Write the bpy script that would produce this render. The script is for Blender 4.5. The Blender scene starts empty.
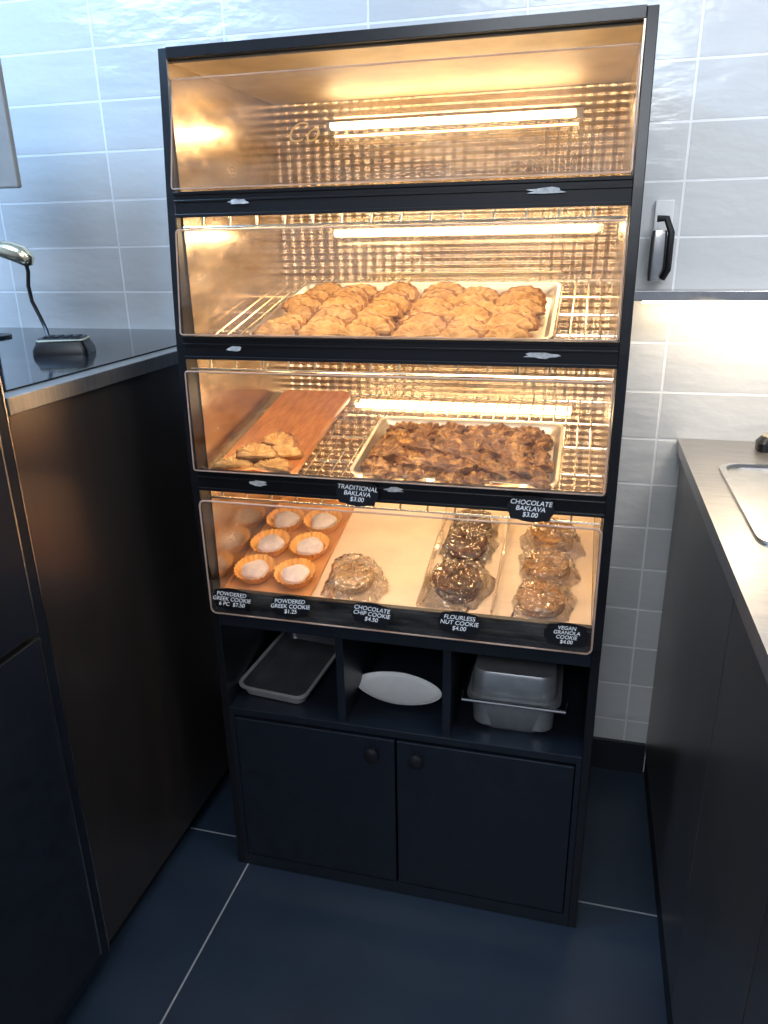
import bpy, math, random
import numpy as np
from mathutils import Vector, Matrix
random.seed(7)
D=bpy.data
S=bpy.context.scene
COL=S.collection

# ------------------------------------------------------------ materials
def newmat(name):
    m=D.materials.new(name); m.use_nodes=True
    nt=m.node_tree; b=nt.nodes['Principled BSDF']
    return m,nt,b
def ramp(nt,stops,fac=None):
    n=nt.nodes.new('ShaderNodeValToRGB'); cr=n.color_ramp
    while len(cr.elements)<len(stops): cr.elements.new(0.5)
    for e,(p,c) in zip(cr.elements,stops):
        e.position=p; e.color=(c[0],c[1],c[2],1)
    if fac is not None: nt.links.new(fac,n.inputs['Fac'])
    return n
def noise(nt,scale,detail=3,rough=.5,vec=None,stretch=None):
    tc=nt.nodes.new('ShaderNodeTexCoord'); n=nt.nodes.new('ShaderNodeTexNoise')
    n.inputs['Scale'].default_value=scale; n.inputs['Detail'].default_value=detail; n.inputs['Roughness'].default_value=rough
    if stretch:
        mp=nt.nodes.new('ShaderNodeMapping'); mp.inputs['Scale'].default_value=stretch
        nt.links.new(tc.outputs['Object'],mp.inputs['Vector']); nt.links.new(mp.outputs['Vector'],n.inputs['Vector'])
    else: nt.links.new(tc.outputs['Object'],n.inputs['Vector'])
    return n
def bump(nt,b,h,strength=.3,dist=.002):
    bp=nt.nodes.new('ShaderNodeBump'); bp.inputs['Strength'].default_value=strength; bp.inputs['Distance'].default_value=dist
    nt.links.new(h,bp.inputs['Height']); nt.links.new(bp.outputs['Normal'],b.inputs['Normal']); return bp
def simple(name,c1,c2=None,rough=.5,metal=0,scale=20,stretch=None,bs=0,bd=.001,spec=.5):
    m,nt,b=newmat(name)
    c2=c2 or tuple(v*.8 for v in c1)
    n=noise(nt,scale,4,.55,stretch=stretch)
    r=ramp(nt,[(.3,c2),(.7,c1)],n.outputs['Fac'])
    nt.links.new(r.outputs['Color'],b.inputs['Base Color'])
    b.inputs['Roughness'].default_value=rough; b.inputs['Metallic'].default_value=metal
    b.inputs['Specular IOR Level'].default_value=spec
    if bs: bump(nt,b,n.outputs['Fac'],bs,bd)
    return m
def emis(name,c,s):
    m,nt,b=newmat(name)
    b.inputs['Base Color'].default_value=(*c,1); b.inputs['Emission Color'].default_value=(*c,1); b.inputs['Emission Strength'].default_value=s
    return m

M={}
M['black']=simple('black_laminate',(.012,.016,.025),(.008,.011,.017),.38,0,30,bs=.05)
M['black_edge']=simple('black_edge',(.011,.012,.015),(.007,.007,.009),.3,0,60)
M['bar']=simple('black_pvc',(.006,.006,.008),(.004,.004,.005),.35,0,60)
M['steel']=simple('stainless_steel',(.72,.70,.67),(.6,.58,.55),.25,1,40)
M['chrome']=simple('chrome_wire',(.85,.80,.70),(.7,.65,.56),.22,1,80)
M['counter_face']=simple('dark_brushed_steel',(.24,.20,.18),(.19,.155,.14),.30,.9,3,stretch=(2,2,.6))
M['right_face']=simple('dark_brushed_steel_right',(.26,.23,.215),(.20,.18,.17),.32,.85,3,stretch=(2,2,.6))
M['ctop']=simple('stainless_counter',(.50,.47,.44),(.40,.375,.355),.32,.85,12,stretch=(1,12,1))
M['glassblack']=simple('black_glass',(.01,.014,.02),(.008,.01,.014),.08,0,10)
M['dark']=simple('dark_void',(.006,.006,.008),None,.6)
M['white']=simple('white_paper',(.92,.91,.90),(.87,.86,.85),.5,0,60)
M['sticker']=simple('torn_sticker',(.75,.75,.74),(.4,.4,.4),.6,0,120)
M['alu']=simple('aluminium',(.80,.79,.77),(.68,.67,.65),.38,.6,30)
M['pan_dark']=simple('darkened_pan',(.26,.26,.27),(.17,.17,.18),.32,.7,14)
M['alu_pan']=simple('aluminium_pan',(.40,.41,.42),(.30,.31,.32),.32,.6,30)
M['alu_tray']=simple('aluminium_tray',(.72,.66,.58),(.60,.54,.46),.38,.8,30)
M['liner_white']=simple('shelf_liner',(.82,.66,.52),(.74,.58,.45),.4,0,12)
M['liner_top']=simple('case_top_liner',(.40,.31,.22),(.28,.22,.16),.55,.6,12)
M['gold']=simple('brass',(.92,.80,.58),(.8,.68,.46),.24,1,40)
M['text']=emis('glowing_chalk_text',(.85,.85,.85),.12)  # faint glow added so dimly lit tag lettering reads; chalk emits none
M['scribble']=simple('gold_marker',(.85,.55,.2),(.75,.45,.15),.4)
M['grey']=simple('grey_plastic',(.32,.30,.27),(.28,.26,.24),.5)
M['ceil']=simple('ceiling_paint',(.7,.72,.75),(.66,.68,.7),.8)
M['ltube']=emis('warm_led_tube',(1,.75,.42),38)
M['lstrip']=emis('warm_led_strip',(1,.74,.42),58)
M['under']=emis('warm_under_strip',(1,.82,.56),30)

# wood
m,nt,b=newmat('reddish_wood')
n=noise(nt,7,5,.6,stretch=(9,1,9)); r=ramp(nt,[(.25,(.34,.11,.035)),(.5,(.52,.20,.07)),(.75,(.68,.33,.14))],n.outputs['Fac'])
nt.links.new(r.outputs['Color'],b.inputs['Base Color']); b.inputs['Roughness'].default_value=.35; M['wood']=m

# mirror-like bronze liner; the back one is embossed with a fine grid
def liner(name,back):
    m,nt,b=newmat(name)
    n=noise(nt,9,6,.7,stretch=(1,1,2.5)); r=ramp(nt,[(.3,(.38,.29,.21)),(.7,(.70,.60,.48))],n.outputs['Fac'])
    nt.links.new(r.outputs['Color'],b.inputs['Base Color']); b.inputs['Metallic'].default_value=.85
    r2=ramp(nt,[(.3,(.14,)*3),(.75,(.30,)*3)],n.outputs['Fac']); nt.links.new(r2.outputs['Color'],b.inputs['Roughness'])
    if back:
        tc=nt.nodes.new('ShaderNodeTexCoord'); hs=[]
        for ax,sc in(('X',13),('Z',20)):
            w=nt.nodes.new('ShaderNodeTexWave'); w.wave_type='BANDS'; w.bands_direction=ax
            w.inputs['Scale'].default_value=sc; w.inputs['Distortion'].default_value=.15; w.inputs['Detail'].default_value=1
            nt.links.new(tc.outputs['Object'],w.inputs['Vector']); hs.append(w)
        ad=nt.nodes.new('ShaderNodeMath'); ad.operation='ADD'; nt.links.new(hs[0].outputs['Fac'],ad.inputs[0]); nt.links.new(hs[1].outputs['Fac'],ad.inputs[1])
        bump(nt,b,ad.outputs[0],.6,.0030)
    else: bump(nt,b,n.outputs['Fac'],.08,.002)
    return m
M['liner_back']=liner('embossed_back_liner',True); M['liner_side']=liner('side_liner',False)

# acrylic
def acrylic(name,gl,diff,tint,rough=.04,crinkle=0):
    m=D.materials.new(name); m.use_nodes=True; nt=m.node_tree; nt.nodes.clear()
    out=nt.nodes.new('ShaderNodeOutputMaterial'); tr=nt.nodes.new('ShaderNodeBsdfTransparent'); tr.inputs[0].default_value=(*tint,1)
    g=nt.nodes.new('ShaderNodeBsdfGlossy'); g.inputs['Roughness'].default_value=rough; g.inputs['Color'].default_value=(1,.97,.93,1)
    df=nt.nodes.new('ShaderNodeBsdfDiffuse'); df.inputs['Color'].default_value=(.9,.84,.78,1)
    fr=nt.nodes.new('ShaderNodeFresnel'); fr.inputs['IOR'].default_value=1.45
    mu=nt.nodes.new('ShaderNodeMath'); mu.operation='MULTIPLY'; mu.use_clamp=True; mu.inputs[1].default_value=gl; nt.links.new(fr.outputs[0],mu.inputs[0])
    n=noise(nt,5 if not crinkle else 34,6,.7,stretch=(1,1,3) if not crinkle else (1,2.2,1)); r=ramp(nt,[(.40 if not crinkle else .52,(0,0,0)),(.85 if not crinkle else .66,(diff,)*3)],n.outputs['Fac'])
    if crinkle:
        tc=nt.nodes.new('ShaderNodeTexCoord'); v=nt.nodes.new('ShaderNodeTexVoronoi'); v.inputs['Scale'].default_value=60; nt.links.new(tc.outputs['Object'],v.inputs['Vector'])
        bp=nt.nodes.new('ShaderNodeBump'); bp.inputs['Strength'].default_value=crinkle; bp.inputs['Distance'].default_value=.007
        nt.links.new(v.outputs['Distance'],bp.inputs['Height']); nt.links.new(bp.outputs[0],g.inputs['Normal']); nt.links.new(bp.outputs[0],fr.inputs['Normal'])
    m1=nt.nodes.new('ShaderNodeMixShader'); m2=nt.nodes.new('ShaderNodeMixShader')
    nt.links.new(r.outputs['Color'],m1.inputs[0]); nt.links.new(tr.outputs[0],m1.inputs[1]); nt.links.new(df.outputs[0],m1.inputs[2])
    nt.links.new(mu.outputs[0],m2.inputs[0]); nt.links.new(m1.outputs[0],m2.inputs[1]); nt.links.new(g.outputs[0],m2.inputs[2])
    nt.links.new(m2.outputs[0],out.inputs[0]); return m
M['acrylic']=acrylic('clear_acrylic',.7,.09,(.99,.975,.955))
M['acr_edge']=simple('acrylic_edge',(.60,.44,.36),(.45,.32,.26),.15)
M['wrap']=acrylic('plastic_wrap',3.0,.38,(.99,.98,.97),.14,crinkle=1.0)

# pastry materials
def pastry(name,cols,scale,powder=0,pc=(.9,.87,.82),bs=.6,rough=.6):
    m,nt,b=newmat(name)
    n=noise(nt,scale,6,.65); r=ramp(nt,[(.28+.44*i/(len(cols)-1),c) for i,c in enumerate(cols)],n.outputs['Fac'])
    last=r.outputs['Color']
    if powder:
        g=nt.nodes.new('ShaderNodeNewGeometry'); sp=nt.nodes.new('ShaderNodeSeparateXYZ'); nt.links.new(g.outputs['Normal'],sp.inputs[0])
        n2=noise(nt,scale*.6,4,.6); ad=nt.nodes.new('ShaderNodeMath'); ad.operation='MULTIPLY'
        nt.links.new(sp.outputs['Z'],ad.inputs[0]); nt.links.new(n2.outputs['Fac'],ad.inputs[1])
        rr=ramp(nt,[(.62-.4*powder,(0,0,0)),(.95-.5*powder,(min(1,powder*1.3),)*3)],ad.outputs[0])
        mx=nt.nodes.new('ShaderNodeMixRGB'); nt.links.new(rr.outputs['Color'],mx.inputs[0]); nt.links.new(last,mx.inputs[1]); mx.inputs[2].default_value=(*pc,1)
        last=mx.outputs[0]
    nt.links.new(last,b.inputs['Base Color']); b.inputs['Roughness'].default_value=rough
    bump(nt,b,n.outputs['Fac'],bs,.003); return m
M['turnover']=pastry('golden_pastry',[(.36,.16,.04),(.62,.34,.11),(.80,.53,.24)],50,.26,(.84,.67,.45))
M['turnover_rim']=pastry('browned_pastry_rim',[(.16,.05,.010),(.33,.13,.035),(.54,.27,.09)],50,0)
M['choc']=pastry('chocolate_baklava',[(.060,.022,.008),(.25,.105,.032),(.85,.50,.17)],55,.0,rough=.28)
M['cookie']=pastry('brown_cookie',[(.38,.20,.10),(.64,.40,.20),(.80,.58,.34)],110)
M['brownie']=pastry('dark_cookie',[(.060,.020,.014),(.145,.052,.032),(.26,.115,.07)],110,rough=.4)
M['granola']=pastry('granola_cookie',[(.26,.10,.025),(.56,.28,.08),(.80,.50,.19)],140)
M['sugar']=pastry('powdered_sugar',[(.56,.51,.58),(.66,.62,.70),(.76,.73,.80)],60,rough=.9)
M['paper_cup']=simple('paper_cup',(.90,.52,.18),(.80,.40,.11),.6,0,40)
M['kraft']=simple('kraft_box',(.62,.32,.13),(.52,.25,.10),.6,0,25)

# tile wall
m,nt,b=newmat('white_glazed_tile')
tc=nt.nodes.new('ShaderNodeTexCoord'); sp=nt.nodes.new('ShaderNodeSeparateXYZ'); cb=nt.nodes.new('ShaderNodeCombineXYZ')
nt.links.new(tc.outputs['Object'],sp.inputs[0])
def mathn(op,a,bv):
    n=nt.nodes.new('ShaderNodeMath'); n.operation=op; nt.links.new(a,n.inputs[0]); n.inputs[1].default_value=bv; return n.outputs[0]
nt.links.new(mathn('ADD',sp.outputs['X'],-.54+3.66),cb.inputs[0]); nt.links.new(mathn('ADD',sp.outputs['Z'],-1.49+2.4),cb.inputs[1])
br=nt.nodes.new('ShaderNodeTexBrick'); br.offset=0; br.inputs['Scale'].default_value=1; br.inputs['Brick Width'].default_value=.366; br.inputs['Row Height'].default_value=.12
br.inputs['Mortar Size'].default_value=.0032; br.inputs['Mortar Smooth'].default_value=.3
br.inputs['Color1'].default_value=(.66,.66,.65,1); br.inputs['Color2'].default_value=(.74,.74,.73,1); br.inputs['Mortar'].default_value=(.98,.98,.98,1)
nt.links.new(cb.outputs[0],br.inputs['Vector']); nt.links.new(br.outputs['Color'],b.inputs['Base Color']); b.inputs['Roughness'].default_value=.18
n=noise(nt,9,3,.5,stretch=(1,1,2.2)); ma=nt.nodes.new('ShaderNodeMath'); ma.operation='SUBTRACT'
s1=mathn('MULTIPLY',n.outputs['Fac'],1.0); nt.links.new(s1,ma.inputs[0]); s2=mathn('MULTIPLY',br.outputs['Fac'],.45); nt.links.new(s2,ma.inputs[1])
bump(nt,b,ma.outputs[0],.55,.008); M['tile']=m

# floor tile
m,nt,b=newmat('slate_floor_tile')
tc=nt.nodes.new('ShaderNodeTexCoord'); mp=nt.nodes.new('ShaderNodeMapping'); mp.inputs['Location'].default_value=(.394+4.8,-.079+4.8,0)
nt.links.new(tc.outputs['Object'],mp.inputs['Vector'])
br=nt.nodes.new('ShaderNodeTexBrick'); br.offset=0; br.inputs['Scale'].default_value=1; br.inputs['Brick Width'].default_value=1.2; br.inputs['Row Height'].default_value=1.2
br.inputs['Mortar Size'].default_value=.0022; br.inputs['Color1'].default_value=(0,0,0,1); br.inputs['Color2'].default_value=(0,0,0,1); br.inputs['Mortar'].default_value=(1,1,1,1)
nt.links.new(mp.outputs[0],br.inputs['Vector'])
n=noise(nt,3,6,.6); r=ramp(nt,[(.3,(.012,.023,.042)),(.7,(.022,.038,.063))],n.outputs['Fac'])
mx=nt.nodes.new('ShaderNodeMixRGB'); nt.links.new(br.outputs['Fac'],mx.inputs[0]); nt.links.new(r.outputs['Color'],mx.inputs[1]); mx.inputs[2].default_value=(.34,.35,.36,1)
nt.links.new(mx.outputs[0],b.inputs['Base Color']); b.inputs['Roughness'].default_value=.42; M['floor']=m

# ------------------------------------------------------------ mesh builder
class MB:
    def __init__(s): s.v=[];s.f=[];s.m=[];s.mats=[];s.T=Matrix.Identity(4)
    def mi(s,k):
        if k not in s.mats: s.mats.append(k)
        return s.mats.index(k)
    def add(s,vs,fs,k,T=None):
        o=len(s.v); A=s.T@T if T is not None else s.T
        s.v+=[tuple(A@Vector(v)) for v in vs]
        for n_,f in enumerate(fs):
            s.f.append([a+o for a in f]); s.m.append(s.mi(k[n_] if isinstance(k,list) else k))
    def box(s,x0,x1,y0,y1,z0,z1,k,T=None):
        v=[(x,y,z) for z in(z0,z1) for y in(y0,y1) for x in(x0,x1)]
        s.add(v,[(0,2,3,1),(4,5,7,6),(0,1,5,4),(2,6,7,3),(0,4,6,2),(1,3,7,5)],k,T)
    def prism(s,poly,x0,x1,k,T=None): # poly in (y,z)
        n=len(poly); v=[(x0,a,b) for a,b in poly]+[(x1,a,b) for a,b in poly]
        s.add(v,[tuple(range(n))[::-1],tuple(range(n,2*n))]+[(i,(i+1)%n,(i+1)%n+n,i+n) for i in range(n)],k,T)
    def grid(s,rows,k,T=None,closeu=True,caps=True):
        # k: material key, or list with one key per band
        n=len(rows[0]); v=[p for r in rows for p in r]; f=[]; ks=[]
        for i in range(len(rows)-1):
            for j in range(n if closeu else n-1):
                j2=(j+1)%n; f.append((i*n+j,i*n+j2,(i+1)*n+j2,(i+1)*n+j)); ks.append(k[i] if isinstance(k,list) else k)
        if caps:
            f.append(tuple(range(n))[::-1]); ks.append(k[0] if isinstance(k,list) else k)
            f.append(tuple(range((len(rows)-1)*n,len(rows)*n))); ks.append(k[-1] if isinstance(k,list) else k)
        s.add(v,f,ks,T)
    def tube(s,pts,r,k,seg=8,closed=False,T=None):
        pts=[Vector(p) for p in pts]; rows=[]; n=len(pts); up=None
        rs=r if isinstance(r,(list,tuple)) else [r]*n
        for i,p in enumerate(pts):
            if closed: t=(pts[(i+1)%n]-pts[i-1])
            else: t=pts[min(i+1,n-1)]-pts[max(i-1,0)]
            t.normalize()
            if up is None: up=Vector((0,0,1)) if abs(t.z)<.9 else Vector((1,0,0))
            a=t.cross(up).normalized(); up=a.cross(t).normalized()
            rows.append([tuple(p+a*math.cos(q)*rs[i]+up*math.sin(q)*rs[i]) for q in [2*math.pi*j/seg for j in range(seg)]])
        if closed: rows.append(rows[0])
        s.grid(rows,k,T,True,not closed)
    def lathe(s,prof,c,k,seg=32,mod=None,T=None):
        rows=[[(c[0]+ (r*(1+(mod(q,i) if mod else 0)))*math.cos(q),c[1]+(r*(1+(mod(q,i) if mod else 0)))*math.sin(q),c[2]+z) for q in [2*math.pi*j/seg for j in range(seg)]] for i,(r,z) in enumerate(prof)]
        s.grid(rows,k,T,True,True)
    def rrect(s,loops,k,T=None,seg=6): # loops: (cx,cy,w,d,rad,z)
        rows=[]
        for cx,cy,w,d,r,z in loops:
            row=[]
            for qx,qy,a0 in((1,1,0),(-1,1,90),(-1,-1,180),(1,-1,270)):
                for j in range(seg+1):
                    a=math.radians(a0+90*j/seg); row.append((cx+qx*(w/2-r)+r*math.cos(a),cy+qy*(d/2-r)+r*math.sin(a),z))
            rows.append(row)
        s.grid(rows,k,T)
    def obj(s,name,parent=None,smooth=True,bevel=0,auto=35):
        me=D.meshes.new(name); me.from_pydata(s.v,[],s.f); 
        for k in s.mats: me.materials.append(M[k])
        for p,i in zip(me.polygons,s.m): p.material_index=i
        me.validate(); me.update()
        import bmesh
        bm=bmesh.new(); bm.from_mesh(me); bmesh.ops.recalc_face_normals(bm,faces=bm.faces); bm.to_mesh(me); bm.free()
        o=D.objects.new(name,me); COL.objects.link(o)
        if smooth:
            me.polygons.foreach_set('use_smooth',[True]*len(me.polygons))
            try: me.set_sharp_from_angle(angle=math.radians(auto))
            except Exception: pass
        if bevel:
            b=o.modifiers.new('bevel','BEVEL'); b.width=bevel; b.segments=2; b.limit_method='ANGLE'
        if parent: o.parent=parent
        return o
def empty(name):
    e=D.objects.new(name,None); COL.objects.link(e); e.empty_display_size=.05; return e
def one(name,fn,**k):
    b=MB(); fn(b); return b.obj(name,**k)

# ------------------------------------------------------------ room
WY=.6
one('floor',lambda b:b.box(-2.2,2.2,-3.6,WY,-.05,0,'floor'),smooth=False)
one('wall_back',lambda b:b.box(-2.2,2.2,WY,WY+.1,0,2.8,'tile'),smooth=False)
one('wall_left',lambda b:b.box(-2.3,-2.2,-3.6,WY,0,2.8,'ceil'),smooth=False)
one('wall_right',lambda b:b.box(2.2,2.3,-3.6,WY,0,2.8,'ceil'),smooth=False)
one('ceiling',lambda b:b.box(-2.3,2.3,-3.6,WY+.1,2.8,2.85,'ceil'),smooth=False)
one('baseboard_back',lambda b:b.box(-.54,.60,WY-.012,WY,0,.10,'black'),smooth=False)

# ------------------------------------------------------------ display case
W=.8414; h=W/2; t=.018; xi=h-t
case=empty('bakery_display_case')
prof=[(0,0),(0,.70),(-.012,.735),(-.024,.85),(-.03,1.04),(-.03,1.18),(-.028,1.31),(-.018,1.44),(-.006,1.57),(.008,1.70),(.0195,1.822),(.57,1.822),(.57,0)]
for sx,nm in((-1,'side_panel_left'),(1,'side_panel_right')):
    one(nm,lambda b:b.prism(prof,min(sx*xi,sx*h),max(sx*xi,sx*h),'black_edge'),parent=case,smooth=False,bevel=.0015)
def body(b):
    b.box(-xi,xi,.014,.57,1.804,1.822,'black_edge')      # top
    b.box(-xi,xi,.552,.57,.03,1.804,'black')               # back
    b.box(-xi,xi,.0,.55,.715,.733,'black')                # deck
    b.box(-xi,xi,-.004,.016,.690,.735,'black')             # header
    b.box(-xi,xi,.0,.55,.452,.470,'black')                 # cubby shelf
    b.box(-xi,xi,.40,.41,.470,.715,'black')
    b.box(-.134,-.116,.004,.40,.470,.715,'black')
    b.box(.104,.122,.004,.40,.470,.715,'black')
    b.box(-xi,xi,.0,.018,.0,.035,'black')                  # plinth
    b.box(-xi,-xi+.012,.0,.018,.035,.452,'black'); b.box(xi-.012,xi,.0,.018,.035,.452,'black')
one('carcass',body,parent=case,smooth=False,bevel=.001)
def doors(b):
    b.box(-xi+.014,-.0025,-.002,.016,.040,.444,'black'); b.box(.0025,xi-.014,-.002,.016,.040,.444,'black')
one('doors',doors,parent=case,smooth=False,bevel=.0015)
def knobs(b):
    for x in(-.052,.050):
        T=Matrix.Translation((x,-.002,.410))@Matrix.Rotation(math.pi/2,4,'X')
        b.lathe([(.007,0),(.007,.012),(.016,.014),(.018,.019),(.017,.023),(.012,.026)],(0,0,0),'black_edge',24,T=T)
one('knobs',knobs,parent=case)
def liner_f(b):
    b.box(-xi+.001,xi-.001,.500,.504,.735,1.803,'liner_back')
    b.box(-xi+.0005,-xi+.003,.012,.499,.750,1.803,'liner_side')
    b.box(xi-.003,xi-.0005,.012,.499,.750,1.803,'liner_side')
    b.box(-xi+.003,xi-.003,.03,.499,1.799,1.803,'liner_top')
one('mirror_liner',liner_f,parent=case,smooth=False)

# tag rails
rails=[(1.564,-.013),(1.308,-.035),(1.0405,-.035),(.766,-.014)]
def railf(b):
    for z,y in rails:
        hh=.022 if z>.8 else .017
        b.box(-xi,xi,y+.004,y+.014,z-hh,z+hh,'bar')
        b.box(-xi,xi,y,y+.006,z-hh,z-hh+.006,'bar'); b.box(-xi,xi,y,y+.006,z+hh-.006,z+hh,'bar'); b.box(-xi,xi,y+.001,y+.006,z+.004,z+.008,'bar')
        if z<.8: b.box(-xi,xi,y+.014,y+.02,.733,z,'bar')
one('tag_rails',railf,parent=case,smooth=False,bevel=.0008)
def stickers(b):
    for x0,x1,z,y in((-.30,-.25,1.566,-.0135),(.235,.305,1.567,-.0135),(-.315,-.275,1.308,-.0355),(.245,.31,1.306,-.0355),(-.29,-.245,1.042,-.0355),(-.010,.035,1.046,-.0355)):
        n=14; pts=[]
        for i in range(n):
            a=2*math.pi*i/n; rr=random.uniform(.55,1.1)
            pts.append(((x0+x1)/2+(x1-x0)/2*math.cos(a)*rr,z+.006*math.sin(a)*rr))
        b.add([(p[0],y,p[1]) for p in pts]+[(p[0],y+.0012,p[1]) for p in pts],[tuple(range(n))]+[(i,(i+1)%n,(i+1)%n+n,i+n) for i in range(n)],'sticker')
one('torn_labels',stickers,parent=case,smooth=False)

# wire shelves ; plane local frames
def plane(zf,s,yf): return Matrix.Translation((0,yf,zf))@Matrix.Rotation(math.atan(s),4,'X')
P1=plane(1.560,.12,-.005); P2=plane(1.300,.22,-.03); P3=plane(1.035,.20,-.03); P4=plane(.745,.25,0.006)
def wires(b):
    for P in(P1,P2,P3):
        L=.50 if P is not P1 else .49
        x=-xi+.02
        while x<xi-.01:
            b.tube([(x,.012,0),(x,L,0)],.0019,'chrome',6,T=P); x+=.027
        for y in(.012,.13,.25,.37,L-.004):
            b.tube([(-xi+.005,y,-.004),(xi-.005,y,-.004)],.003,'chrome',6,T=P)
        # front truss under the rail
        z=-.036
        b.tube([(-xi+.005,.004,z),(xi-.005,.004,z)],.0025,'chrome',6,T=P)
        x=-xi+.045
        while x<xi-.03:
            b.tube([(x,.006,z),(x+.004,.014,0)],.0022,'chrome',6,T=P); x+=.054
    # raised back guard of the second shelf
    b.tube([(-.175,.478,1.39),(-.175,.478,1.418),(.285,.478,1.418),(.285,.478,1.39)],.0035,'chrome',8)
one('wire_shelves',wires,parent=case)
def leds(b):
    for z,x0,x1 in((1.745,-.255,.293),(1.512,-.254,.355)):
        b.tube([(x0,.484,z),(x1,.484,z)],.0065,'ltube',10)
    b.tube([(-.215,.486,1.094),(.325,.486,1.094)],.005,'ltube',10)
one('led_tubes',leds,parent=case)
def ledf(b):
    for z,y in((1.553,.014),(1.294,-.012),(1.027,-.012)):
        b.tube([(-.37,y,z),(.37,y,z)],.0045,'lstrip',8)
one('led_front_strips',ledf,parent=case)
def ledh(b):
    for z,x0,x1 in((1.745,-.27,.31),(1.512,-.27,.37)):
        b.box(x0,x1,.492,.4995,z-.010,z+.010,'chrome')
one('led_housings',ledh,parent=case,smooth=False)

# acrylic flaps
flaps=[((.020,1.772),(-.022,1.590)),((-.022,1.520),(-.046,1.334)),((-.044,1.264),(-.050,1.066)),((-.040,.998),(-.036,.738))]
for i,((yt,zt),(yb,zb)) in enumerate(flaps):
    L=math.hypot(yt-yb,zt-zb); w=2*xi-.008 if i<3 else 2*xi-.004
    up=Vector((0,yt-yb,zt-zb)).normalized(); nrm=Vector((1,0,0)).cross(up)
    T=Matrix(((1,0,nrm.x,0),(0,up.y,nrm.y,yb),(0,up.z,nrm.z,zb),(0,0,0,1)))
    rc_=.005 if i<3 else .012
    b=MB(); b.rrect([(0,L/2,w,L,rc_,-.0015),(0,L/2,w,L,rc_,.0015)],'acrylic',T=T)
    b.obj('acrylic_flap_%d'%(i+1),parent=case,smooth=False)
    b=MB(); pts=[]
    for qx,qy,a0 in((1,1,0),(-1,1,90),(-1,-1,180),(1,-1,270)):
        for j in range(7):
            a=math.radians(a0+15*j); pts.append((qx*(w/2-rc_)+rc_*math.cos(a),L/2+qy*(L/2-rc_)+rc_*math.sin(a),0))
    b.tube(pts,.0015 if i<3 else .0020,'acr_edge',6,closed=True,T=T)
    b.obj('acrylic_rim_%d'%(i+1),parent=case)

# text helper
def text(body,size,T,mat,parent,name,ext=.0002,spacing=1.0,shear=0,off=.0001):
    c=D.curves.new(name,'FONT'); c.body=body; c.size=size; c.align_x='CENTER'; c.align_y='CENTER'; c.extrude=ext; c.space_line=spacing; c.shear=shear; c.offset=off
    o=D.objects.new(name,c); COL.objects.link(o); o.matrix_world=T
    bpy.context.view_layer.update()
    dg=bpy.context.evaluated_depsgraph_get(); me=D.meshes.new_from_object(o.evaluated_get(dg)); me.transform(T)
    D.objects.remove(o); o2=D.objects.new(name,me); COL.objects.link(o2); me.materials.clear(); me.materials.append(M[mat]); o2.parent=parent
    return o2
tags=[(-.058,-.0435,1.037,'TRADITIONAL\nBAKLAVA\n$3.00'),(.272,-.0435,1.030,'CHOCOLATE\nBAKLAVA\n$3.00'),
(-.345,-.045,.780,'POWDERED\nGREEK COOKIE\n6 PC  $7.50'),(-.212,-.045,.778,'POWDERED\nGREEK COOKIE\n$1.25'),(-.035,-.045,.780,'CHOCOLATE\nCHIP COOKIE\n$4.50'),(.145,-.045,.781,'FLOURLESS\nNUT COOKIE\n$4.00'),(.352,-.045,.780,'VEGAN\nGRANOLA\nCOOKIE\n$4.00')]
for x,y,z,s in tags:
    e=empty('price_tag')
    T=Matrix.Translation((x,y,z))@Matrix.Rotation(math.radians(84),4,'X')@Matrix.Rotation(random.uniform(-.07,.07),4,'Z')
    b=MB(); n=40
    def ol(i):
        a=2*math.pi*i/n; ca,sa=math.cos(a),math.sin(a)
        k=1+.05*math.cos(8*a)
        return (.041*math.copysign(abs(ca)**.6,ca)*k,.0235*math.copysign(abs(sa)**.6,sa)*k)
    pts=[ol(i) for i in range(n)]
    b.grid([[(p[0],p[1],0) for p in pts],[(p[0],p[1],.0015) for p in pts]],'bar',T=T)
    b.obj('plaque',parent=e,smooth=False)
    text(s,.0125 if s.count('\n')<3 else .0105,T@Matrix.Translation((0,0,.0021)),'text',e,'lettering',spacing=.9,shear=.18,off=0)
text('Co',.048,Matrix.Translation((-.150,-.004,1.672))@Matrix.Rotation(math.radians(77.5),4,'X'),'scribble',case,'marker_lettering',ext=.0002,shear=.4,off=-.0009)

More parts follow.
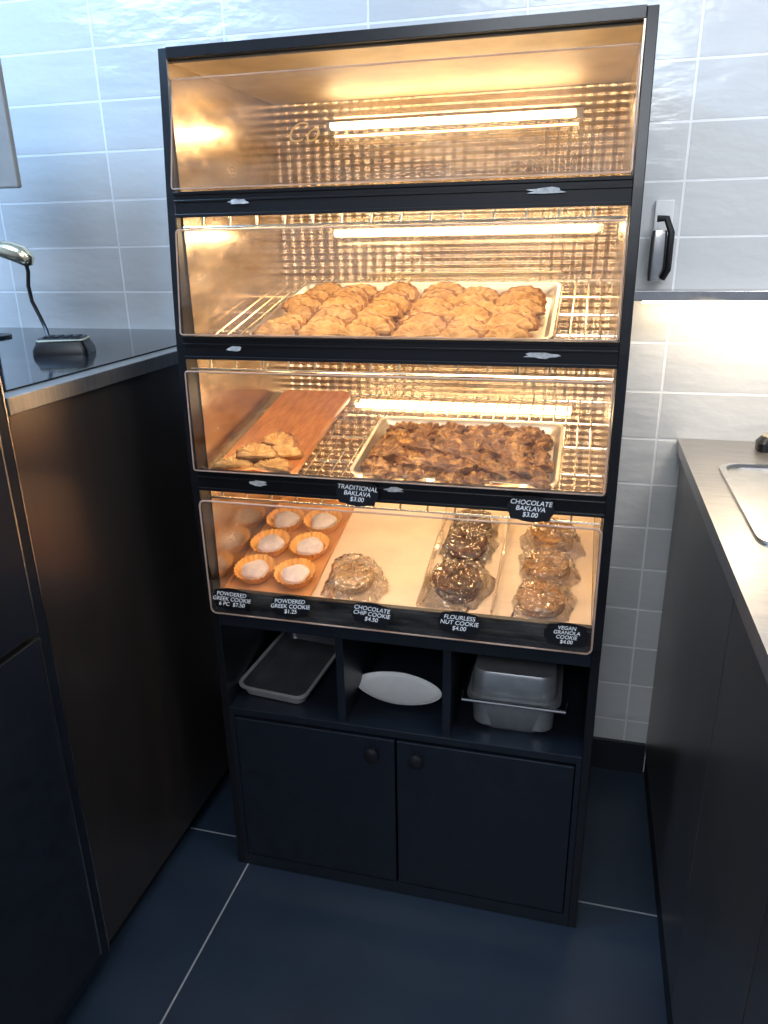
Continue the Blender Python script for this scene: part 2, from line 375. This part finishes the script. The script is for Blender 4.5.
# ------------------------------------------------------------ trays and pastries
def tray(b,cx,cy,w,d,hh,k,z0=.004):
    r=.018
    b.rrect([(cx,cy,w-.03,d-.03,r,z0),(cx,cy,w-.012,d-.012,r,z0+hh*.5),(cx,cy,w-.008,d-.008,r,z0+hh-.002),(cx,cy,w,d,r+.004,z0+hh),(cx,cy,w,d,r+.004,z0+hh+.003),(cx,cy,w-.012,d-.012,r,z0+hh+.002),(cx,cy,w-.018,d-.018,r,z0+hh*.6),(cx,cy,w-.034,d-.034,r,z0+.002)],k)
def rnoise(p,s,seed):
    return math.sin(p[0]*s+seed)*math.sin(p[1]*s*1.3+seed*2.1)*math.sin(p[2]*s*.9+seed*.7)+.5*math.sin(p[0]*s*2.3+seed*3)*math.sin(p[1]*s*2.1+p[2]*s*2.7+seed)
def fan(b,T,R,H,k,seed,rough=.0010,ridges=9,ry=.85,ra=.05,rz_=.20,rim=None):
    # half-moon folded pastry: straight fold near y=0, crimped arc towards +y, flat base
    rows=[];m=72
    sh=[(.10,0),(.6,0),(.93,.0),(1.0,.14),(.99,.30),(.93,.42),(.86,.66),(.70,.88),(.48,1.0),(.22,.97),(.04,.90)]
    for rr,z in sh:
        row=[]
        for j in range(m):
            q=2*math.pi*j/m; c,s_=math.cos(q),math.sin(q)
            yy=s_ if s_>0 else s_*.16
            rid=1+ (ra*math.cos(ridges*2*q+seed) if s_>-.1 else 0)*rr
            p=Vector((R*rr*c*rid,R*ry*(rr*yy)*rid+(.0),H*z*(1+rz_*math.cos(ridges*2*q+seed)*(s_>0)*rr)))
            p+=Vector((c*rr,yy*rr,.9 if z>.3 else 0))*rough*rnoise(p+Vector((seed*.3,0,0)),150,seed)
            row.append(tuple(p))
        rows.append(row)
    b.grid(rows,[rim]*6+[k]*4 if rim else k,T)
def disc_cookie(b,T,r,hh,k,seed,rough=.0025):
    rows=[];m=28
    for rr,z in((.3,0),(.8,0),(.97,.18),(1,.5),(.95,.82),(.8,.97),(.55,1.0),(.28,1.02),(.05,1.02)):
        row=[]
        for j in range(m):
            q=2*math.pi*j/m; p=Vector((r*rr*math.cos(q),r*rr*math.sin(q),hh*z)); nn=rnoise(p+Vector((seed,0,0)),190,seed)
            p+=Vector((math.cos(q)*rr,math.sin(q)*rr,1.0 if z>.8 else .3))*rough*nn
            row.append(tuple(p))
        rows.append(row)
    b.grid(rows,k,T)
def wrapf(b,T,rx,ry,hh,seed):
    rows=[];m=48; ph=[random.uniform(0,6.28) for _ in range(8)]
    for i in range(15):
        u=i/14; rad=math.sin(u*math.pi/2)**.7; z=hh*(math.cos(u*math.pi/2))**.55
        if u>=.95: z=.001; rad=1.18
        row=[]
        for j in range(m):
            q=2*math.pi*j/m; sx=abs(math.cos(q))**.7
            k=1+(.10*math.sin(2*q+ph[0])+.07*math.sin(3*q+ph[1])+.06*math.sin(7*q+ph[2]+u*2))*u+random.uniform(-.05,.05)
            row.append((rx*max(rad,.03)*k*math.copysign(sx,math.cos(q)),ry*max(rad,.03)*k*math.copysign(abs(math.sin(q))**.7,math.sin(q)),max(z*(1+.07*math.sin(5*q+i*.9+ph[3])+random.uniform(-.06,.09)),.0012)))
        rows.append(row)
    b.grid(rows,'wrap',T,True,False)
def Lm(x,y,z=0,rz=0,rx=0,ry=0):
    return Matrix.Translation((x,y,z))@Matrix.Rotation(rz,4,'Z')@Matrix.Rotation(rx,4,'X')@Matrix.Rotation(ry,4,'Y')

# tier 2 : large folded turnovers on sheet tray, two banks of overlapping rows
b=MB(); b.T=P2; tray(b,.004,.205,.575,.350,.018,'alu_tray'); b.obj('sheet_tray')
b=MB(); b.T=P2; sd=1
U=random.uniform
for ci,cx_ in enumerate((-.214,-.132,-.050,.050,.134,.216)):
    for row in range(8):
        y=.302-row*.036+U(-.007,.007)+(.010 if ci%2 else 0); sd+=1
        fan(b,Lm(cx_+U(-.012,.012),y-.02,.012+.005*U(0,1),U(-.45,.45),U(.50,.80),U(-.16,.16)),U(.046,.054),.013,'turnover',sd,.0014,8,.80,.026,.14,'turnover_rim')
b.obj('turnover_pastries')
# tier 3 : wooden board with pastries
b=MB(); b.T=P3; b.rrect([(-.292,.245,.172,.425,.02,.003),(-.292,.245,.176,.43,.022,.006),(-.292,.245,.176,.43,.022,.016),(-.292,.245,.172,.425,.02,.019)],'wood'); b.obj('wooden_serving_board')
b=MB(); b.T=P3
for x,y,z,rz,rx in((-.330,.035,.021,.2,.25),(-.248,.035,.021,-.2,.25),(-.312,.085,.022,-.4,.4),(-.245,.090,.022,.3,.4),(-.285,.055,.036,.1,.4),(-.265,.125,.030,-.3,.5)):
    sd+=1; fan(b,Lm(x,y-.01,z,rz,rx),.046,.015,'turnover',sd,.0014,8,.82,.026,.14,'turnover_rim')
b.obj('baklava_pastries')
b=MB(); b.T=P3; tray(b,.115,.165,.405,.275,.020,'alu_tray'); b.obj('sheet_tray')
b=MB(); b.T=P3
for lay,(nx,ny,z0) in enumerate(((7,6,.009),(6,5,.024))):
    for i in range(nx):
        for j in range(ny):
            x=.115+(i-(nx-1)/2)*.050+U(-.007,.007); y=.135+(j-(ny-1)/2)*.040+U(-.005,.005)
            if lay==1 and U(0,1)<.12: continue
            sd+=1; fan(b,Lm(x,y,z0,U(-.7,.7),U(.25,.6),U(-.2,.2)),.037,.019,'choc',sd,.0020,6,.9,.04,.14)
b.obj('chocolate_baklava_pieces')

# tier 4
one('shelf_deck_liner',lambda b:(setattr(b,'T',P4),b.box(-xi+.004,xi-.004,.012,.49,-.004,.004,'liner_white')),parent=case,smooth=False)
def divs(b):
    b.T=P4
    for x in(.045,.200):
        b.box(x-.0012,x+.0012,.02,.48,.004,.034,'acrylic'); b.box(x-.0012,x+.0012,.02,.48,.034,.0355,'acr_edge')
    b.box(-xi+.006,xi-.006,.481,.484,.004,.035,'acrylic')
one('acrylic_dividers',divs,parent=case,smooth=False)
b=MB(); b.T=P4; cx_,cy_=-.298,.215
b.rrect([(cx_,cy_,.199,.385,.008,.0045),(cx_,cy_,.204,.390,.010,.016),(cx_,cy_,.200,.386,.009,.016),(cx_,cy_,.194,.380,.008,.0065)],'kraft'); b.obj('kraft_paper_tray')
for k,(x,y) in enumerate(((-.347,.292),(-.250,.298),(-.348,.190),(-.249,.192),(-.347,.088),(-.249,.086))):
    e=empty('powdered_greek_cookie'); b=MB(); b.T=P4@Matrix.Translation((x,y,.0068))
    fl=lambda q,i:.035*math.cos(24*q)*(i in(1,2,3,4))
    b.lathe([(.030,0),(.040,.012),(.0475,.028),(.0460,.0275),(.038,.012),(.02,.002)],(0,0,0),'paper_cup',120,mod=fl); b.obj('paper_cup',parent=e)
    b=MB(); b.T=P4@Matrix.Translation((x,y,.0085)); b.lathe([(.020,0),(.027,.008),(.032,.014),(.031,.021),(.025,.026),(.014,.029),(.002,.029)],(0,0,0),'sugar',28,mod=lambda q,i:.06*math.sin(3*q+k)+.04*math.sin(5*q)); b.obj('cookie',parent=e)
def wrapped(name,x,y,mat,r,n,hh,rx,ry,seed,wh,spread=.004):
    e=empty(name); b=MB(); b.T=P4@Matrix.Translation((x,y,.0045))
    for i in range(n): disc_cookie(b,Lm(U(-spread,spread),U(-spread,spread),i*hh*1.02,random.random()*6,U(-.08,.08)),r,hh,mat,seed+i*3.1)
    b.obj('cookies',parent=e); b=MB(); b.T=P4@Matrix.Translation((x,y,.0045)); wrapf(b,Matrix.Identity(4),rx,ry,wh,seed); b.obj('plastic_wrap',parent=e,auto=14)
wrapped('wrapped_chocolate_chip_cookies',-.115,.100,'cookie',.046,2,.015,.062,.068,2.2,.044)
wrapped('wrapped_nut_cookies',.118,.345,'brownie',.046,2,.014,.054,.046,3.1,.036)
wrapped('wrapped_nut_cookies',.118,.245,'brownie',.048,3,.014,.058,.052,4.2,.050)
wrapped('wrapped_nut_cookies',.116,.110,'brownie',.052,3,.014,.061,.068,5.7,.050)
wrapped('wrapped_granola_cookies',.305,.310,'granola',.047,3,.014,.058,.053,7.1,.050)
wrapped('wrapped_granola_cookies',.302,.200,'granola',.049,2,.015,.059,.051,8.3,.040)
wrapped('wrapped_granola_cookies',.298,.085,'granola',.049,2,.015,.059,.053,9.9,.040)

# ------------------------------------------------------------ cubby contents
b=MB(); b.T=Matrix.Translation((-.300,.175,.4815))@Matrix.Rotation(math.radians(-6),4,'Z')@Matrix.Rotation(math.radians(4),4,'X')
b.rrect([(0,0,.155,.25,.02,0),(0,0,.170,.265,.022,.022),(0,0,.182,.277,.026,.024),(0,0,.184,.279,.027,.029),(0,0,.166,.261,.022,.0275),(0,0,.160,.255,.02,.012),(0,0,.150,.245,.02,.003)],['alu','alu','alu','alu','pan_dark','pan_dark']); b.obj('baking_pan')
b=MB(); T=Matrix.Translation((-.022,.125,.4895))@Matrix.Rotation(math.radians(20),4,'X')@Matrix.Rotation(math.radians(-4),4,'Z')
rows=[]
for rr,z in((.62,0),(.80,.002),(.95,.007),(1.0,.012),(1.01,.014),(.98,.014),(.88,.009),(.78,.006),(.05,.005)):
    rows.append([(.104*rr*math.copysign(abs(math.cos(q))**1.15,math.cos(q)),.044*rr*math.sin(q),z) for q in [2*math.pi*j/48 for j in range(48)]])
b.grid(rows,'white',T); b.obj('paper_plate')
e=empty('steam_table_pan')
b=MB(); b.T=Matrix.Translation((.250,.145,.471))
b.rrect([(0,0,.150,.170,.04,0),(0,0,.172,.186,.042,.012),(0,0,.184,.194,.036,.075),(0,0,.204,.212,.034,.077),(0,0,.204,.212,.034,.080),(0,0,.182,.192,.03,.079),(0,0,.176,.186,.03,.012),(0,0,.16,.17,.03,.003)],'alu_pan'); b.obj('lower_pan',parent=e)
b=MB(); b.T=Matrix.Translation((.250,.150,.552))
b.rrect([(0,0,.198,.206,.034,0),(0,0,.184,.196,.032,.004),(0,0,.180,.19,.032,.055),(0,0,.172,.182,.03,.062),(0,0,.05,.05,.02,.063)],'alu_pan'); b.obj('upper_pan',parent=e)
b=MB(); b.tube([(.138,.06,.556),(.143,.030,.556),(.362,.030,.556),(.366,.06,.556)],.004,'steel',8); b.obj('handle',parent=e)

# ------------------------------------------------------------ left counter
e=empty('service_counter')
def lcf(b):
    b.box(-1.5,-.57,-.335,WY-.002,.06,1.235,'counter_face'); b.box(-1.48,-.60,-.32,WY-.01,0,.06,'dark')
one('cabinet_body',lcf,parent=e,smooth=False,bevel=.001)
one('steel_edge',lambda b:b.box(-1.52,-.56,-.338,WY-.002,1.235,1.265,'ctop'),parent=e,smooth=False,bevel=.002)
one('glass_top',lambda b:b.box(-1.50,-.60,-.30,WY-.01,1.265,1.268,'glassblack'),parent=e,smooth=False)
e=empty('undercounter_fridge')
def fr(b):
    b.box(-1.3,-.562,-1.3,-.345,.05,1.33,'black')
    b.box(-.562,-.545,-1.29,-.39,.10,.850,'black'); b.box(-.562,-.545,-1.29,-.39,.862,1.30,'black')
one('fridge_body',fr,parent=e,smooth=False,bevel=.002)
def fr2(b):
    b.box(-.5622,-.5435,-.391,-.387,.10,.850,'steel'); b.box(-.5622,-.5435,-.391,-.387,.862,1.30,'steel'); b.box(-.5622,-.5440,-1.29,-.39,.850,.853,'steel')
    b.box(-.565,-.5605,-.3465,-.3435,.05,1.33,'steel')
one('edge_trim',fr2,parent=e,smooth=False)
one('feet',lambda b:[b.box(x,x+.05,y,y+.05,0,.05,'dark') for x in(-1.25,-.66) for y in(-1.25,-.42)],parent=e,smooth=False)

# faucet / terminal / display on the left counter
e=empty('brass_faucet')
b=MB(); b.tube([(-1.22,.05,1.268),(-1.22,.05,1.46),(-1.21,.06,1.50),(-1.16,.10,1.512),(-1.06,.17,1.505),(-.985,.20,1.492)],.012,'gold',12); b.obj('spout',parent=e)
b=MB(); b.tube([(-1.00,.2,1.496),(-.975,.2,1.492),(-.945,.2,1.486),(-.920,.2,1.477),(-.906,.2,1.464),(-.903,.2,1.455)],[.012,.018,.0215,.021,.016,.007],'gold',20); b.obj('head',parent=e,auto=60)
b=MB(); b.lathe([(.03,0),(.03,.008),(.016,.012)],(-1.22,.05,1.268),'gold',24); b.obj('base',parent=e)
b=MB(); b.tube([(-.914,.2,1.465),(-.912,.2,1.44),(-.918,.2,1.41),(-.915,.2,1.375),(-.900,.2,1.34),(-.885,.195,1.31),(-.87,.18,1.290)],.0045,'bar',8); b.obj('hose',parent=e)
e=empty('card_terminal')
T=Matrix.Translation((-.790,.125,1.268))@Matrix.Rotation(math.radians(20),4,'Z')
b=MB(); b.T=T; b.rrect([(0,0,.12,.085,.012,0),(0,0,.118,.083,.012,.012),(0,0,.10,.07,.012,.030),(0,0,.094,.064,.01,.036)],'bar'); b.obj('housing',parent=e,auto=50)
b=MB(); b.T=T; b.rrect([(0,0,.103,.073,.012,.0285),(0,0,.105,.075,.012,.031),(0,0,.100,.070,.012,.0335)],'gold'); b.obj('trim_ring',parent=e)
b=MB(); b.T=T
for i in range(4):
    for j in range(3): b.box(-.035+i*.02,-.022+i*.02,-.022+j*.016,-.011+j*.016,.036,.039,'black')
b.obj('keys',parent=e,smooth=False)
e=empty('tablet_display')
one('screen',lambda b:b.box(-1.30,-.900,.20,.215,1.620,1.95,'grey'),parent=e,smooth=False,bevel=.004)
b=MB(); b.tube([(-1.19,.36,1.268),(-1.19,.36,1.72),(-1.19,.33,1.76),(-1.19,.215,1.77)],.012,'black',12); b.lathe([(.05,0),(.05,.006),(.014,.010)],(-1.19,.36,1.268),'black',24); b.obj('stand',parent=e)

# ------------------------------------------------------------ right counter
e=empty('sink_counter')
def rc(b):
    b.box(.612,1.5,-1.9,WY-.002,.0,.98,'dark')
    ys=[.585,-.205,-.60,-1.10,-1.6]
    for a,c in zip(ys[:-1],ys[1:]): b.box(.600,.612,c+.004,a-.001,.085,.970,'right_face')
    b.box(.604,.612,-1.6,.59,.0,.08,'dark')
one('cabinet_doors',rc,parent=e,smooth=False,bevel=.0008)
def rtop(b):
    X0,X1,Y0,Y1=.655,1.05,-.10,.36
    for x0,x1,y0,y1 in((.589,X0,-1.9,WY-.002),(X1,1.5,-1.9,WY-.002),(X0,X1,Y1,WY-.002),(X0,X1,-1.9,Y0)): b.box(x0,x1,y0,y1,.985,1.015,'ctop')
one('countertop',rtop,parent=e,smooth=False)
b=MB(); cx,cy=.8625,.13
b.rrect([(cx,cy,.43,.49,.045,1.0155),(cx,cy,.43,.49,.045,1.021),(cx,cy,.405,.465,.04,1.022),(cx,cy,.395,.455,.04,1.010),(cx,cy,.385,.445,.04,.88),(cx,cy,.36,.42,.04,.82),(cx,cy,.05,.05,.02,.815)],['steel','steel','pan_dark','pan_dark','pan_dark','pan_dark']); b.obj('sink_basin',parent=e)
b=MB(); b.rrect([(.79,.52,.07,.05,.015,1.0155),(.79,.52,.072,.052,.015,1.035),(.79,.52,.05,.035,.012,1.05)],'bar'); b.rrect([(.79,.52,.052,.037,.012,1.0495),(.79,.52,.054,.038,.012,1.052),(.79,.52,.045,.03,.01,1.054)],'gold'); b.obj('soap_dish')

# wall shelf with led
e=empty('wall_shelf')
one('steel_shelf',lambda b:b.box(.44,1.4,WY-.075,WY-.001,1.353,1.375,'steel'),parent=e,smooth=False,bevel=.001)
one('under_shelf_led',lambda b:b.box(.47,1.38,WY-.066,WY-.054,1.347,1.3525,'under'),parent=e,smooth=False)
e=empty('wall_dispenser')
b=MB(); X=.497
b.rrect([(X,WY-.018,.040,.030,.008,1.395),(X,WY-.018,.046,.034,.012,1.410),(X,WY-.018,.044,.034,.012,1.49),(X,WY-.018,.038,.030,.010,1.505)],'steel'); b.obj('body',parent=e)
b=MB(); b.tube([(X+.012,WY-.041,1.40),(X+.022,WY-.046,1.42),(X+.022,WY-.046,1.50),(X+.010,WY-.040,1.53),(X-.01,WY-.036,1.53)],.008,'bar',8); b.obj('lever',parent=e)
b=MB(); b.box(X-.015,X+.025,WY-.012,WY,1.50,1.57,'white'); b.obj('bracket',parent=e,smooth=False,bevel=.002)

# ------------------------------------------------------------ lights
def area(name,loc,tgt,sx,sy,col,p):
    l=D.lights.new(name,'AREA'); l.shape='RECTANGLE'; l.size=sx; l.size_y=sy; l.color=col; l.energy=p
    o=D.objects.new(name,l); COL.objects.link(o); o.location=loc
    o.rotation_euler=(Vector(tgt)-Vector(loc)).to_track_quat('-Z','Y').to_euler(); return o
area('ceiling_light_left',(-1.45,-.75,2.65),(-1.2,.6,1.25),.8,.5,(.36,.62,1),38)
area('ceiling_light_main',(.25,-.6,2.74),(.25,-.85,0),1.0,.35,(.74,.87,1),10)
area('added_fill_rear',(.2,-2.7,2.6),(.1,0,.6),1.1,.6,(.88,.94,1),30)  # unseen fill added behind the camera to brighten cubbies, doors and floor
area('ceiling_light_right',(1.3,-.6,2.65),(.95,.6,1.4),.6,.4,(.92,.95,1),15)
area('under_shelf_lamp',(.75,.50,1.340),(.58,.60,.20),.5,.03,(1,.80,.56),1.0)
w=D.worlds.new('World'); S.world=w; w.use_nodes=True; bg=w.node_tree.nodes['Background']; bg.inputs[0].default_value=(.62,.74,1,1); bg.inputs[1].default_value=.35

# ------------------------------------------------------------ camera
ps,th,ro,F=.2605,.3487,-.0189,753.5
f=Vector((-math.sin(ps)*math.cos(th),math.cos(ps)*math.cos(th),-math.sin(th))); r0=Vector((math.cos(ps),math.sin(ps),0)); u0=r0.cross(f)
r=r0*math.cos(ro)+u0*math.sin(ro); u=-r0*math.sin(ro)+u0*math.cos(ro)
cam=D.cameras.new('camera'); co=D.objects.new('camera',cam); COL.objects.link(co)
co.matrix_world=Matrix(((r.x,u.x,-f.x,.3468),(r.y,u.y,-f.y,-1.3638),(r.z,u.z,-f.z,1.5),(0,0,0,1)))
cam.sensor_fit='VERTICAL'; cam.sensor_height=24; cam.lens=F*24/1024; cam.clip_start=.02
S.camera=co
S.view_settings.view_transform='Standard'
